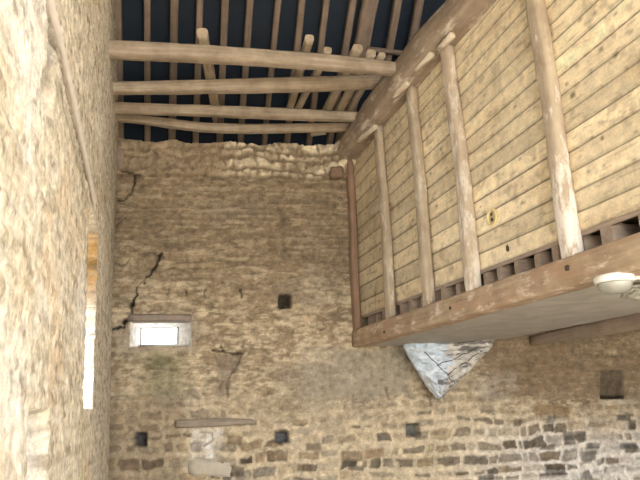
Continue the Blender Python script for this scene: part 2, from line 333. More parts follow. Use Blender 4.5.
for (a_, b_, c_, d_, cc) in [(535, 567, 405, 416, (142, 112, 72)), (547, 556, 417, 425, (96, 98, 96)), (616, 630, 415, 421, (58, 54, 50)), (628, 635, 420, 430, (78, 72, 64)), (563, 586, 432, 441, (92, 82, 70)), (580, 596, 451, 461, (92, 86, 80)), (540, 556, 446, 451, (88, 80, 70)), (546, 566, 468, 478, (84, 78, 70)), (581, 592, 474, 479, (80, 80, 84)), (477, 495, 475, 482, (76, 74, 78)), (513, 521, 419, 426, (92, 78, 58)), (585, 600, 443, 449, (78, 72, 64)), (619, 636, 443, 449, (86, 82, 80)), (362, 385, 449, 458, (142, 112, 74)), (340, 361, 450, 460, (134, 112, 78)), (348, 364, 465, 471, (96, 86, 74)), (305, 321, 443, 450, (112, 98, 78)), (228, 242, 435, 445, (128, 108, 76)), (298, 312, 464, 471, (110, 92, 68)), (231, 244, 466, 477, (92, 82, 68)), (268, 288, 452, 462, (134, 110, 76))]:
    m = box_m(PX+(n_mid-.5)*5, PY+(n_mid-.5)*5, a_, b_, c_, d_, 1.3); C = mixc(C, cc, m*.8*(.7+.5*n_fin).clip(0, 1)); H = H+m*.012
# window embrasure
FX0, FX1, FY0, FY1 = 138.5, 178, 324.5, 341.5
ctr = atY((FX0+FX1)/2, (FY0+FY1)/2, 7)
wx0 = atY(130.5, 332, 7)[0]; wx1 = atY(192, 332, 7)[0]; wz0 = atY(160, 346, 7)[2]; wz1 = atY(160, 319.5, 7)[2]
hx0, hx1, hz0, hz1 = wx0+.075, wx1-.165, wz0+.045, wz1-.045     # inner opening edges (at frame depth)
DEP = .32
ux = np.minimum((X-wx0)/(hx0-wx0), (wx1-X)/(wx1-hx1)); uz = np.minimum((Z-wz0)/(hz0-wz0), (wz1-Z)/(wz1-hz1)); u_ = np.clip(np.minimum(ux, uz), 0, 1)
H = H*(1-(u_ > 0))-u_*DEP
C = mixc(C, (222, 218, 210), (u_ > 0)*.95)
ring = ((X > wx0-.05) & (X < wx1+.05) & (Z > wz0-.06) & (Z < wz1+.02) & (u_ <= 0)); C = mixc(C, (178, 162, 136), ring*.5)
keep = ~((X[:-1, :-1] > hx0) & (X[:-1, 1:] < hx1) & (Z[:-1, :-1] > hz0) & (Z[1:, :-1] < hz1))
# ragged top
TOPY = 147.5+(PX-120)*.05+7*(fbm(X*5, Z*0, 51)-.5)+5*(vn(X*14, Z*0, 52)-.5)
ztop = np.interp(xs, [-1.75, 6.6], [4.66, 4.60]); 
zt = ztop+.075*(fbm(xs*5, xs*0, 51)-.5)+.05*(np.round(vn(xs*7, xs*0, 52)*3)/3-.5)
over = np.clip((Z-zt[None])/(4.86-zt[None]), 0, 1)
Zf = np.where(over > 0, zt[None]+.02*(n_fin-.5), Z); Yf = 7-H; Yf = np.where(over > 0, Yf+over*.6, Yf)
Cf = np.clip(C, .004, .9)
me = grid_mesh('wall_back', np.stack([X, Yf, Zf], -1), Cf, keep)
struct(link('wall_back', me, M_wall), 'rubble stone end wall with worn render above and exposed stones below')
# ------------------------------------------------------------------ left wall
LP = A([-.985, 7, 1.6]); LD = ray(150, 417); LD = LD/LD[1]; LD[2] = 0      # direction per metre of y
lean = -.018
LN = np.cross(A([LD[0], 1, 0]), A([lean, 0, 1])); LN /= np.linalg.norm(LN)
if LN[0] < 0: LN = -LN
def onL(px, py, off=0.0): return atPl(px, py, LP+LN*off, LN)
ys = np.r_[np.arange(-1.6, 1.2, .08), np.arange(1.2, 7.12, .0125), np.arange(7.15, 7.7, .05)]; zs = np.r_[np.arange(0, 1.0, .06), np.arange(1.0, 5.4, .0125), np.arange(5.4, 8.3, .06)]
Y, Z = np.meshgrid(ys, zs)
Xb = LP[0]+LD[0]*(Y-7)+lean*(Z-1.6)
PX, PY = projN(Xb, np.maximum(Y, .6), Z)
nb = fbm(Y*.8, Z*.8, 61); nm = fbm(Y*4, Z*4, 62); nf_ = fbm(Y*20, Z*20, 63)
D, q1, q2, q3 = rubble(Y, Z, (.04, .10), (.07, .28), 64, .018)
v = sm(.0, .02, D+(nf_-.5)*.03)
C = lin((202, 186, 154))*(.74+.3*nm+.25*nf_)[..., None]*(.88+.22*q1)[..., None]
C = mixc(C, (160, 136, 98), (q2 > .78)*v*.35); C = mixc(C, (236, 224, 198), (1-v)*.5); C = mixc(C, (232, 190, 130), sm(.52, .7, fbm(Y*1.5, Z*1.5, 65))*.4)
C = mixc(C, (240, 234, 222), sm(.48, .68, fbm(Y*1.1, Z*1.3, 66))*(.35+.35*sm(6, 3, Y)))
C = mixc(C, (120, 98, 66), sm(.58, .70, fbm(Y*13, Z*26, 68)*.7+nm*.3)*.6); C = mixc(C, (246, 236, 214), sm(.56, .66, fbm(Y*16, Z*16, 69))*.5); C = C*(.8+.4*fbm(Y*40, Z*40, 70, 3))[..., None]
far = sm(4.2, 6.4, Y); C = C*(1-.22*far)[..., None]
H = v*.004+(q2-.5)*.006*v+(nf_-.5)*.005+(nm-.5)*.008+(fbm(Y*45, Z*45, 73, 3)-.5)*.008
# long weathered groove beside the pipe
pa_, pb_ = onL(46, 4), onL(93, 205)
d = dpoly(Y, Z, [(pa_[1], pa_[2]), (pb_[1], pb_[2])]); gm = np.exp(-(d/.035)**2)*(.5+.9*fbm(Y*3, Z*9, 67)); C = mixc(C, (96, 80, 58), np.clip(gm*1.2, 0, .8)); H = H-gm*.03
for (px, py, ry, rz) in [(49, 66, .10, .22), (46, 95, .12, .05)]:
    q = onL(px, py); m = np.exp(-((Y-q[1])/ry)**4-((Z-q[2])/rz)**4); C = mixc(C, (176, 164, 146), m*.7); H = H-m*.03
# upper bulge towards the corner
H = H+.008+.022*sm(3.0, 4.8, Z)
# niche at the foot
q0 = onL(26, 412); q1_ = onL(46, 411); q2_ = onL(26, 500)
nm_ = sm(q0[1]-.02, q0[1]+.01, Y)*(1-sm(q1_[1]-.02, q1_[1]+.02, Y))*(1-sm(q0[2]-.012, q0[2]+.012, Z))
H = H*(1-nm_)-nm_*.10; C = C*(1-nm_[..., None])+lin((190, 184, 176))*(.72+.5*nf_)[..., None]*nm_[..., None]
# light slit window
s0 = onL(84.8, 300); s1 = onL(94.2, 300); st = onL(94, 224); sb = onL(87, 408)
SY0, SY1 = s0[1], s1[1]; SZ0, SZ1 = sb[2], st[2]
jag = .10*(fbm(Z*5, Y*0, 71)-.5)+.07*(np.round(vn(Z*9, Y*0, 72)*2)/2-.5)
inside = (Y > SY0+jag*.7) & (Y < SY1+jag) & (Z > SZ0) & (Z < SZ1+jag)
rev = (Y > SY1-.25) & (Y < SY1+.10)
H = np.where(inside, -.5, H)
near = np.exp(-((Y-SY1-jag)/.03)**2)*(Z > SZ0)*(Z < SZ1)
C = mixc(C, (240, 200, 130), np.clip(near*.8, 0, 1)*sm(SZ1-.9, SZ1-.2, Z)); C = mixc(C, (252, 248, 238), np.clip(inside*1.0+near, 0, 1)*1.0)  # blown-out sunlight on the slit's far jamb painted in as near-white
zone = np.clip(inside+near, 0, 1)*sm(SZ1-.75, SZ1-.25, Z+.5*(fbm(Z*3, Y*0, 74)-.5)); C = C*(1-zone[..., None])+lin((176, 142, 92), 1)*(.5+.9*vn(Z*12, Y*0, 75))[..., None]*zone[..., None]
C = C*(1-.55*(inside*(vn(Z*8, Y*0, 76) > .86))[..., None])
m = np.exp(-(dpoly(Y, Z, [(SY0, SZ0), (SY0+.1, SZ0-.5)])/.1)**2); C = mixc(C, (190, 176, 110), m*.5)
keep = ~(inside[:-1, :-1] & inside[1:, 1:] & inside[1:, :-1] & inside[:-1, 1:]) & (Z[:-1, :-1] < roofz(Y[:-1, :-1])+.1)
P = np.stack([Xb, Y, Z], -1)+LN*H[..., None]
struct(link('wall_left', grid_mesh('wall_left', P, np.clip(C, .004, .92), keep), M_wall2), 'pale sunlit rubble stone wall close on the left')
# ------------------------------------------------------------------ partition frame
W1 = atY(345, 165, 7); W2 = atY(352, 348, 7)
pv = (W1-W2)/(W1[2]-W2[2])                                   # per metre of z
PA = -ray(90, 420); PA[2] = 0; PA /= np.linalg.norm(PA)      # toward the open end
PN = np.cross(PA, pv); PN /= np.linalg.norm(PN)
if PN[0] > 0: PN = -PN                                       # toward the room
def onP(px, py, off=0.0): return atPl(px, py, W2+PN*off, PN)
def tz(q, off=0.0):
    z = q[2]; b = q-(W2+pv*(z-W2[2])+PN*off); return float(b@PA), float(z)
def PP(t, z, off=0.0): return W2+PA*t+pv*(z-W2[2])+PN*off
ZB0 = W2[2]; ZB1 = onP(500, 279)[2]
ZB1 = float(np.mean([onP(356, 330.)[2], onP(640, 227)[2]])); ZB0 = float(np.mean([W2[2], onP(640, 266)[2]]))
ZJ = float(np.mean([onP(572, 232.5, -.10)[2], onP(640, 205.5, -.10)[2], onP(362, 321, -.1)[2]]))  # foot of boards
ZT = W1[2]                                                   # underside of tie beam
print('ZB', ZB0, ZB1, 'ZJ', ZJ, 'ZT', ZT, 'PN', PN, 'PA', PA)
BOFF = -.095
def undz(t): return float(np.interp(t, [-.3, 0, .77, 1.56, 2.1, 3.04, 4], [4.42, 4.45, 4.51, 4.555, 4.59, 4.62, 4.64]))
# boards: one wall mesh, bay by bay
posts_px = [((372.5, 131), (384, 318)), ((405, 92), (421, 304)), ((439, 50), (464, 289)), ((524, 0), (558, 248))]
tp = [tz(onP(*b_))[0] for a_, b_ in posts_px]; print('post t', tp)
bays = [0]+tp+[6.6]
hts = [.172, .165, .158, .143, .138]
ts = np.arange(0, 6.6, .0125); zz = np.arange(ZJ, 5.5, .0062)
T_, Z = np.meshgrid(ts, zz)
P0 = W2+PA*T_[..., None]+pv*(Z-W2[2])[..., None]+PN*BOFF
QX, QY = projN(P0[..., 0], np.maximum(P0[..., 1], .4), P0[..., 2])
bay = np.clip(np.searchsorted(A(bays), T_+.03)-1, 0, 4)
mid_ = A([(a_+b_)/2 for a_, b_ in zip(bays[:-1], bays[1:-1]+[bays[4]+1.2])])[bay]; hh = A(hts)[bay]*(1+.055*np.clip(T_-mid_, -.8, 1.4)); zr = (Z-ZJ)/hh+(bay*.37) % 1*.0
zi = np.floor(zr+.06*(vn(T_*.6, Z*0+bay, 81)-.5)); fr = (zr+.06*(vn(T_*.6, Z*0+bay, 81)-.5)-zi)*hh
dj = np.minimum(fr, hh-fr)
rr = _T[(zi.astype(int)*7+bay*0+3) & 255, (zi.astype(int)*13+5) & 255]; rr2 = _T[(zi.astype(int)*5+bay*3+30) & 255, (zi.astype(int)+50) & 255]
nb = fbm(T_*1.5, Z*1.5, 82); nf_ = fbm(T_*6, Z*40, 83); n3 = fbm(T_*12, Z*12, 84)
C = lin((236, 218, 178))*(.86+.28*nb)[..., None]*(.78+.30*rr+.14*rr2)[..., None]*(.90+.2*nf_)[..., None]
C = mixc(C, (196, 166, 120), sm(.5, .75, fbm(T_*2.2, Z*6, 85))*.4)
C = mixc(C, (160, 138, 102), sm(.60, .72, n3)*.35)
C = mixc(C, (240, 226, 190), sm(.5, .7, fbm(T_*3, Z*3, 86))*.35)
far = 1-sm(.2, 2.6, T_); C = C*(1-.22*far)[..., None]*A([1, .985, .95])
C = C*(1-.16*(fr < .02)[..., None]); C = mixc(C, (110, 84, 56), sm(.68, .76, fbm(T_*9, Z*55, 87))*.3)
gap = np.exp(-(dj/.0046)**2); C = mixc(C, (84, 62, 40), np.clip(gap*(.72+.5*rr2), 0, .95))
H = -gap*.014+(rr-.5)*.006+(nf_-.5)*.002
# knots and small holes
g = np.random.default_rng(3)
for k in range(110):
    t0, z0 = g.uniform(.1, 4.6), g.uniform(ZJ+.05, 4.6); r0 = g.uniform(.006, .016)
    m = np.exp(-(((T_-t0)/(r0*1.5))**2+((Z-z0)/r0)**2)); C = mixc(C, (112, 86, 54), m*g.uniform(.3, .8))
for (px, py, r0, cc, a) in [(572.5, 95, .022, (120, 96, 56), .9), (554, 92, .018, (110, 88, 60), .7), (601, 49, .018, (120, 100, 66), .7), (567, 84, .015, (120, 100, 66), .6), (616, 54, .018, (110, 90, 66), .7), (602, 138, .014, (90, 74, 50), .8)]:
    tt, z0 = tz(onP(px, py, BOFF), BOFF); m = np.exp(-(((T_-tt)/(r0*1.1))**4+((Z-z0)/r0)**4)); C = mixc(C, cc, m*a)
kt, kz = tz(onP(507.5, 248, BOFF), BOFF)
kh = (((T_-kt)/.022)**2+((Z-kz)/.036)**2) < 1
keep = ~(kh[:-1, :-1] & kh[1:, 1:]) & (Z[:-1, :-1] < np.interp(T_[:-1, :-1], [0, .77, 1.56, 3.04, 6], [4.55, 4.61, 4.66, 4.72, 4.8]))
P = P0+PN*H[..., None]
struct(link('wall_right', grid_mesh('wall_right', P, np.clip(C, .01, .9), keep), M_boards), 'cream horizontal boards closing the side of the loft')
# posts
def post(name, top, bot, w, d, mat, label, ztop_=None, off=0.0, rough=.05, bend=0):
    tq = tz(onP(*top)); bq = tz(onP(*bot)); k = (tq[0]-bq[0])/(tq[1]-bq[1]); z0 = ZB1-.01; z1 = undz(tq[0]+.06)+.02
    pt = []
    for z in np.linspace(z0, z1, 9):
        u = (z-z0)/(z1-z0); pt.append(PP(bq[0]+k*(z-bq[1])+w/2+bend*math.sin(u*5), z, BOFF/2+.006*math.sin(u*9+w*50)))
    o = timber(name, pt, [(w*(1.04-.08*(i/8)), d) for i in range(9)], mat, side=PA, rough=rough, rnd=.28)
    return tag(o, label, 'post', 'posts standing on the loft beam')
GP = 'posts standing on the loft beam'
post('timber_post', (344.5, 165), (351, 322), .11, .085, M_red, 'reddish brown square post in the corner against the stone wall', rough=.03)
post('timber_post', *posts_px[0], .125, .085, M_post, 'slim pale post first out from the reddish corner post', bend=.012)
post('timber_post', *posts_px[1], .12, .09, M_post, 'pale knotted post between the slim post and the mottled white one', bend=.01)
post('timber_post', *posts_px[2], .13, .10, M_post3, 'mottled round post with white flaking limewash left of the oval plate', rough=.09, bend=.01)
post('timber_post', *posts_px[3], .125, .10, M_postw, 'thick nearest post with split edge and white peeling foot', rough=.10, ztop_=4.75)
# loft beam
bw = .17
pts = [PP(t, (ZB0+ZB1)/2, -bw/2) for t in (.0, 1, 2, 3, 4, 5, 6.3)]
o = timber('loft_beam', pts, (bw, ZB1-ZB0), M_beam, side=PN, rough=.03, rnd=.10); tag(o, 'long reddish brown beam carrying the boarded loft wall', 'beam')
for (px, py, r) in [(567, 268, .016), (450, 308, .012), (384, 332, .012)]:
    q = onP(px, py, .004); k = block('bolt_head' if r > .013 else 'peg_head', q-PN*.004, PA*r*2, PN*.02, A([0, 0, 1])*r*2, plain('dark_peg', (78, 60, 48)), rough=.001, bev=.004, cuts=0)
    k.parent = o; k.matrix_parent_inverse = Matrix.Translation(-Vector(o.location))
# joist ends on the beam
jt = [.30, .50, .70]+[.30+.205*k for k in range(3, 26)]
cnt = 0
names = ['floor_joist']
pj = [tz(onP(px, 0.35*0+y, BOFF), BOFF)[0] for px, y in [(573, 240), (601, 228), (636, 215)]]
print('joist t', pj)
def near_post(t): return any(abs(t-(q+.07)) < .09 for q in tp)
ordinals = ['first', 'second', 'third', 'fourth', 'fifth', 'sixth', 'seventh', 'eighth', 'ninth', 'tenth', 'eleventh', 'twelfth', 'thirteenth', 'fourteenth', 'fifteenth', 'sixteenth', 'seventeenth', 'eighteenth', 'nineteenth', 'twentieth']
jpos = []; t = pj[0]+.04
while t > .16: jpos.append(t); t -= .205
jpos = jpos[::-1]; jpos += [pj[1]+.05, pj[2]+.05, pj[2]+.29]
for i, t in enumerate(jpos):
    a = PP(t, ZJ-(ZJ-ZB1)/2, BOFF-.0); b = a-PN*.9
    w = .09 if i > len(jpos)-5 else .062
    o = timber('floor_joist', [a+PN*random.uniform(-.01, .02), b], (w, ZJ-ZB1-.004), M_joist, side=PA, rough=.03, rnd=.12, step=.15)
    tag(o, ordinals[i]+' grey joist end on the reddish beam, counted from the stone wall', 'joist', 'joist ends under the loft boards')
# thin ledger strip below boards
o = timber('board_batten', [PP(.12, ZJ-.012, BOFF+.006), PP(6.3, ZJ-.012, BOFF+.006)], (.02, .03), M_joist, side=PN, rough=.05, rnd=.1); tag(o, 'thin wooden strip along the foot of the cream boards', 'batten')
# loft floor above the joists
zf = ZJ+.01
def quad(name, pts, mat, th=.02):
    bm = bmesh.new(); vs = [bm.verts.new(Vector(p)) for p in pts]; fc = bm.faces.new(vs)
    r = bmesh.ops.extrude_face_region(bm, geom=[fc]); 
    for v in [g_ for g_ in r['geom'] if isinstance(g_, bmesh.types.BMVert)]: v.co.z += th
    bmesh.ops.recalc_face_normals(bm, faces=bm.faces); me = bpy.data.meshes.new(name); bm.to_mesh(me); bm.free(); return link(name, me, mat)
M_dark = plain('dark_loft_boards', (92, 76, 60), .9)
q = [PP(.05, zf, BOFF-.03), PP(6.3, zf, BOFF-.03)]; q = [A([v[0], v[1], zf]) for v in q]
struct(quad('trim_1', [q[0], q[1], A([6.5, q[1][1], zf]), A([6.5, 7.0, zf])], M_dark), 'dark loft floor boards behind the joist ends')
# wedge blocks under the tie beam
def onT(px, py): return atZ(px, py, ZT-.01)
# ------------------------------------------------------------------ tie beam
def tie():
    # centre line and section found from the four visible edges
    far_b = atY(334, 164, 6.98); nearR = onP(497, 0, BOFF)
    secs = []
    #  pairs: t along partition, left overhang beyond post face, underside z, top z
    for t in (-.3, .1, .5, .9, 1.4, 2, 2.6, 3.3, 4.5, 5.8):
        ov = np.interp(t, [-.3, 1, 2, 3], [.09, .12, .13, .10]); zb = undz(t); zt_ = np.interp(t, [-.3, .28, .5, .9, 2, 2.6, 3.6], [4.70, 4.72, 4.77, 4.82, 4.89, 4.90, 4.92])
        secs.append((PP(t, (zb+zt_)/2, (ov+BOFF-.06)/2), (ov-BOFF+.06, zt_-zb)))
    return timber('tie_beam', [s[0] for s in secs], [s[1] for s in secs], M_tie, side=PN, rough=.09, rnd=.20)
tag(tie(), 'massive crooked tie beam running up to the roof above the boards', 'beam')
for i, (x0, y0, x1, y1, lab) in enumerate([(358, 139, 376, 128, 'pale split block above the slim post'), (394, 96, 408, 83, 'pale split block above the knotted post'), (416, 69, 432, 54, 'pale split block between two posts on the tie beam edge'), (439, 48, 453, 35, 'pale split block above the mottled post')]):
    a = onP(x0, y0, .06); b = onP(x1, y1, .06); c = (a+b)/2; L_ = b-a; L_[2] *= .5
    o = block('wedge_block', c, L_, np.cross(L_/np.linalg.norm(L_), A([0, 0, 1]))*.05, A([0, 0, .05]), M_fresh, rough=.004, bev=.006); tag(o, lab, 'wood block', 'pale blocks under the tie beam')
# ------------------------------------------------------------------ cross poles
ZP = 4.88
def pole(px, Yv, th, label):
    pts = [atY(x, y, Yv) for x, y in px]
    pts[0] = pts[0]+(pts[0]-pts[1])*.12; dz = [np.linalg.norm(p-EYE) for p in pts]
    size = [(h_*np.dot(p-EYE, FW)/640*.93,)*2 for p, h_ in zip(pts, th)]
    o = timber('cross_pole', pts, size, M_pole, side=(0, 1, 0), rough=.06, rnd=.22)
    return tag(o, label, 'pole', 'poles spanning from left wall to tie beam')
pole([(103, 49.5), (180, 53), (250, 57), (320, 62), (397, 69.5)], 5.35, [18, 17, 16, 15.5, 13], 'nearest and thickest pole spanning under the roof to the tie beam')
pole([(106, 88.5), (180, 87.5), (250, 86), (320, 84), (382, 82)], 5.95, [12, 13, 14, 14, 13], 'second pole back, rising slightly to the right')
pole([(110, 108), (180, 110), (250, 112.8), (305, 115), (364, 117.5)], 6.42, [11, 11, 11.5, 11, 9], 'third pole back, straight and just above the bowed one')
pole([(110, 117), (140, 119.5), (169, 123.5), (205, 127.8), (250, 129), (290, 128.3), (352, 127)], 6.78, [8, 8.5, 9.5, 9.5, 9.5, 9, 9], 'bowed thin pole furthest back, just above the stone wall top')
# loose timbers lying on the poles
def loose(px, w, label, near_z, far_z, mat=M_ends):
    a = atZ(*px[0], near_z); b = atZ(*px[-1], far_z)
    k = np.linalg.norm(b-a); pts = [a+(b-a)*u for u in (0, .33, .66, 1.12)]
    for i in (1, 2): pts[i] = pts[i]+A([random.uniform(-.012, .012), 0, 0])
    o = timber('loose_timber', pts, (w, w*.85), mat, side=(1, 0, 0), rough=.07, rnd=.3)
    return tag(o, label, 'timber', 'loose timbers laid across the poles')
ZL = 5.03
loose([(202, 32), (209, 85), (217, 122)], .105, 'lone crooked timber lying on the poles at the left', ZL, ZL)
loose([(309.5, 38), (299, 73), (290, 107)], .085, 'upright-looking timber end, left of the right-hand bundle', ZL, ZL)
loose([(328, 50), (315, 72), (299, 107)], .08, 'short pale-ended timber second in the right-hand bundle', ZL, ZL)
loose([(358, 48), (337, 91), (328, 107)], .10, 'thick rounded timber end in the middle of the bundle', ZL, ZL)
loose([(371.5, 53), (348, 90), (340, 109)], .095, 'pale square timber end right of the thick rounded one', ZL, ZL)
loose([(382, 55), (360, 90), (350, 111)], .075, 'last timber of the bundle beside the tie beam', ZL, ZL)
# ------------------------------------------------------------------ roof
rn = A([0, RS, 1.]); rn /= np.linalg.norm(rn)
def onR(px, py, off): return atPl(px, py, A([0, RY, RZ])-rn*off, rn)
def rafter(x_top, y_top, x_bot, y_bot, wpx, label, name='rafter', dep=.10, extra=0, cat='rafter'):
    off = dep/2+.012; a = onR(x_top, y_top, off); b = onR(x_bot, y_bot, off); d = (b-a)/np.linalg.norm(b-a)
    w = wpx*np.dot(a-EYE, FW)/640
    b2 = b+d*((7.52-b[1])/d[1]); a2 = a-d*((a[1]-RIDGE-.03)/d[1]) if not extra else a
    o = timber(name, [a2, (a2+b2)/2+A([random.uniform(-.01, .01), 0, 0]), b2], (w, dep), M_raft, side=(1, 0, 0), rough=.04, rnd=.15, step=.12)
    return tag(o, label, cat, 'rafters under the dark roof')
RF = [(118, 120.5, 8), (147, 147.5, 6.5), (175, 172, 8), (200.5, 195.5, 7), (225, 219.5, 7.5), (249.5, 240, 7), (278, 264, 6.3), (302.5, 286.5, 7), (326, 308.5, 6.5), (352.5, 329, 7)]
for i, (xt, xb, w) in enumerate(RF):
    rafter(xt, 0, xb, 145, w, ordinals[i]+' narrow rafter from the left wall under the roof')
o = rafter(369.5, 0, 360.5, 47, 16, 'wide principal roof timber rising right of the narrow rafters', dep=.14)
rafter(398, 0, 389.5, 47, 8, 'narrow rafter just right of the wide principal timber')
rafter(419.5, 0, 412, 41, 8, 'last narrow rafter before the tie beam hides the roof')
for k, xt in enumerate((446, 472)): rafter(xt, 0, xt-14, 60, 8, 'rafter hidden above the loft '+('near' if k else 'far')) if 0 else None
a, b = onR(366, 49, .15), onR(409, 54, .15)
o = timber('roof_batten', [a, b], (.05, .05), M_raft, side=(0, 1, 0), rough=.04, rnd=.15); tag(o, 'short horizontal batten crossing behind the tie beam', 'batten')
# small strut at the foot of the tie beam
o = timber('short_strut', [atY(330, 152, 6.97), atY(341, 141, 6.9)], (.05, .05), M_pole, side=(0, 1, 0)); tag(o, 'short grey strut in the top right corner of the stone wall', 'strut')
o = timber('timber_offcut', [atY(311, 134.5, 6.95), atY(326, 132.5, 6.9)], (.05, .045), M_ends, side=(0, 1, 0)); tag(o, 'small pale timber offcut below the bowed pole', 'timber')
def roofmat():
    m, t, b = nodes('dark_roof_felt'); L = t.links.new; ge = N(t, 'ShaderNodeNewGeometry'); mp = N(t, 'ShaderNodeVectorMath', operation='MULTIPLY'); mp.inputs[1].default_value = (1.2, 5, 5)
    L(ge.outputs['Position'], mp.inputs[0]); n = N(t, 'ShaderNodeTexNoise', Scale=1.5, Detail=4.0); L(mp.outputs[0], n.inputs['Vector'])
    mx = N(t, 'ShaderNodeMix', data_type='RGBA'); mx.inputs[6].default_value = (*lin((4, 19, 34), 1), 1); mx.inputs[7].default_value = (*lin((8, 34, 56), 1), 1); L(n.outputs['Fac'], mx.inputs[0]); L(mx.outputs[2], b.inputs['Base Color']); b.inputs['Roughness'].default_value = .7
    return m
M_roof = roofmat()
rz = lambda y: float(roofz(np.float64(y)))
def roofslab(name, y0, y1, lab):
    pts = [(-2.2, y0, rz(y0)), (7.2, y0, rz(y0)), (7.2, y1, rz(y1)), (-2.2, y1, rz(y1))]
    struct(quad(name, [A(p) for p in pts], M_roof, .04), lab)
roofslab('ceiling', 7.9, RIDGE, 'dark blue-black underside of the roof covering between the rafters'); roofslab('ceiling.001', RIDGE, -2.2, 'rear slope of the dark roof')
# ------------------------------------------------------------------ under the loft
def cloth_mat():
    m, t, b = nodes('dusty_sheet'); L = t.links.new; ge = N(t, 'ShaderNodeNewGeometry'); n = N(t, 'ShaderNodeTexNoise', Scale=3.0, Detail=7.0, Distortion=1.5); L(ge.outputs['Position'], n.inputs['Vector'])
    mx = N(t, 'ShaderNodeMix', data_type='RGBA'); mx.inputs[6].default_value = (*lin((140, 134, 122), .6), 1); mx.inputs[7].default_value = (*lin((196, 192, 184), .6), 1); L(n.outputs['Fac'], mx.inputs[0]); L(mx.outputs[2], b.inputs['Base Color']); b.inputs['Roughness'].default_value = .8
    bp = N(t, 'ShaderNodeBump', Strength=.4, Distance=.03); L(n.outputs['Fac'], bp.inputs['Height']); L(bp.outputs[0], b.inputs['Normal']); return m
u = np.linspace(0, 1, 110); w_ = np.linspace(0, 1, 60); Tt, Wd = np.meshgrid(u*6.3, w_)
B0 = W2+PA*Tt[..., None]-PN*(.10); B0[..., 2] = 0
wid = 2.15; Q = B0-PN*(Wd*wid)[..., None]; Q[..., 2] = ZB0+.012-.035*np.sin(Wd*math.pi)*(.6+.8*fbm(Tt*.8, Wd*2, 91))+.02*(fbm(Tt*4, Wd*8, 92)-.5)+.10*Wd**2
kk = (Q[:-1, :-1, 1] < 7.0)
o = link('ceiling_sheet', grid_mesh('ceiling_sheet', Q, None, kk), cloth_mat()); tag(o, 'sagging grey dusty sheet stretched under the loft floor', 'sheet')
struct(quad('ceiling.002', [A([W2[0]+.16, 7.05, ZB0+.17]), A([6.5, 7.05, ZB0+.17]), A([6.5, .9, ZB0+.17]), A([3.0, .9, ZB0+.17])], M_dark, .01), 'underside of the loft floor')
a = atY(534, 341, 6.98); a2 = a+PA*5.0
o = timber('rear_loft_beam', [a, a+PA*1.0+A([0, 0, .01]), a2+A([0, 0, .04])], [(.12, .10), (.14, .15), (.16, .19)], M_joist, side=(1, 0, 0), rough=.05, rnd=.2); tag(o, 'brown beam under the loft floor, end resting at the stone wall', 'beam')
# lamp
M_white = plain('white_lamp_plastic', (236, 230, 220), .4, .03); 
lc = atZ(614.5, 283, ZB0-.035); lr = 19*np.dot(lc-EYE, FW)/640
lamp = empty('bulkhead_lamp', (lc[0], lc[1], ZB0)); tag(lamp, 'round white bulkhead lamp fixed under the loft beside the beam', 'lamp')
def lathe(name, prof, mat, parent, K=40):
    bm = bmesh.new(); rings = []
    for (r, z) in prof: rings.append([bm.verts.new((r*math.cos(k/K*2*math.pi), r*math.sin(k/K*2*math.pi), z)) for k in range(K)])
    for a_, b_ in zip(rings, rings[1:]):
        for k in range(K): bm.faces.new((a_[k], a_[(k+1) % K], b_[(k+1) % K], b_[k]))
    bm.faces.new(rings[0]); bm.faces.new(rings[-1]); bmesh.ops.recalc_face_normals(bm, faces=bm.faces)
    me = bpy.data.meshes.new(name); bm.to_mesh(me); bm.free()
    for p in me.polygons: p.use_smooth = len(p.vertices) == 4
    return link(name, me, mat, parent)
lathe('base', [(lr*.9, .01), (lr, 0), (lr, -.028), (lr*.93, -.035)], M_white, lamp)
def glassy(name, c, rough):
    m, t, b = nodes(name); b.inputs['Base Color'].default_value = (*lin(c), 1); b.inputs['Roughness'].default_value = rough; b.inputs['Transmission Weight'].default_value = .25; b.inputs['Coat Weight'].default_value = .5
    n = N(t, 'ShaderNodeTexNoise', Scale=25.0, Detail=3.0); bp = N(t, 'ShaderNodeBump', Strength=.3, Distance=.01); t.links.new(n.outputs['Fac'], bp.inputs['Height']); t.links.new(bp.outputs[0], b.inputs['Normal']); return m
lathe('glass_globe', [(lr*.88, -.034), (lr*.88, -.045), (lr*.82, -.062), (lr*.66, -.08), (lr*.42, -.092), (lr*.15, -.097)], glassy('frosted_glass', (176, 176, 164), .2), lamp)
c0 = A(lamp.location)
e1 = atZ(632, 278, ZB0-.02); e2 = atZ(668, 275, ZB0-.02)
o = tube('cable', [A([c0[0], c0[1], ZB0-.015])*.5+e1*.5, e1, e2], .011, plain('white_cable', (232, 212, 200), .5)); tag(o, 'white cable conduit running right from the round lamp', 'cable')
# cobweb clump
bm = bmesh.new(); cc = atZ(637, 292, ZB0-.05)
bmesh.ops.create_icosphere(bm, subdivisions=4, radius=1)
for v in bm.verts:
    d = A(v.co); k = 1+.5*(float(fbm(np.float64(d[0]*3+9), np.float64(d[1]*3+d[2]*4+9), 5))-.5)*2; v.co = Vector(d*A([.10, .09, .042])*k)
me = bpy.data.meshes.new('cobweb_clump'); bm.to_mesh(me); bm.free(); o = link('cobweb_clump', me, plain('dusty_cobweb', (150, 148, 132), .95, .35, 30, bump=.8)); o.location = cc.tolist(); tag(o, 'grey green dusty cobweb clump hanging beside the round lamp', 'cobweb')
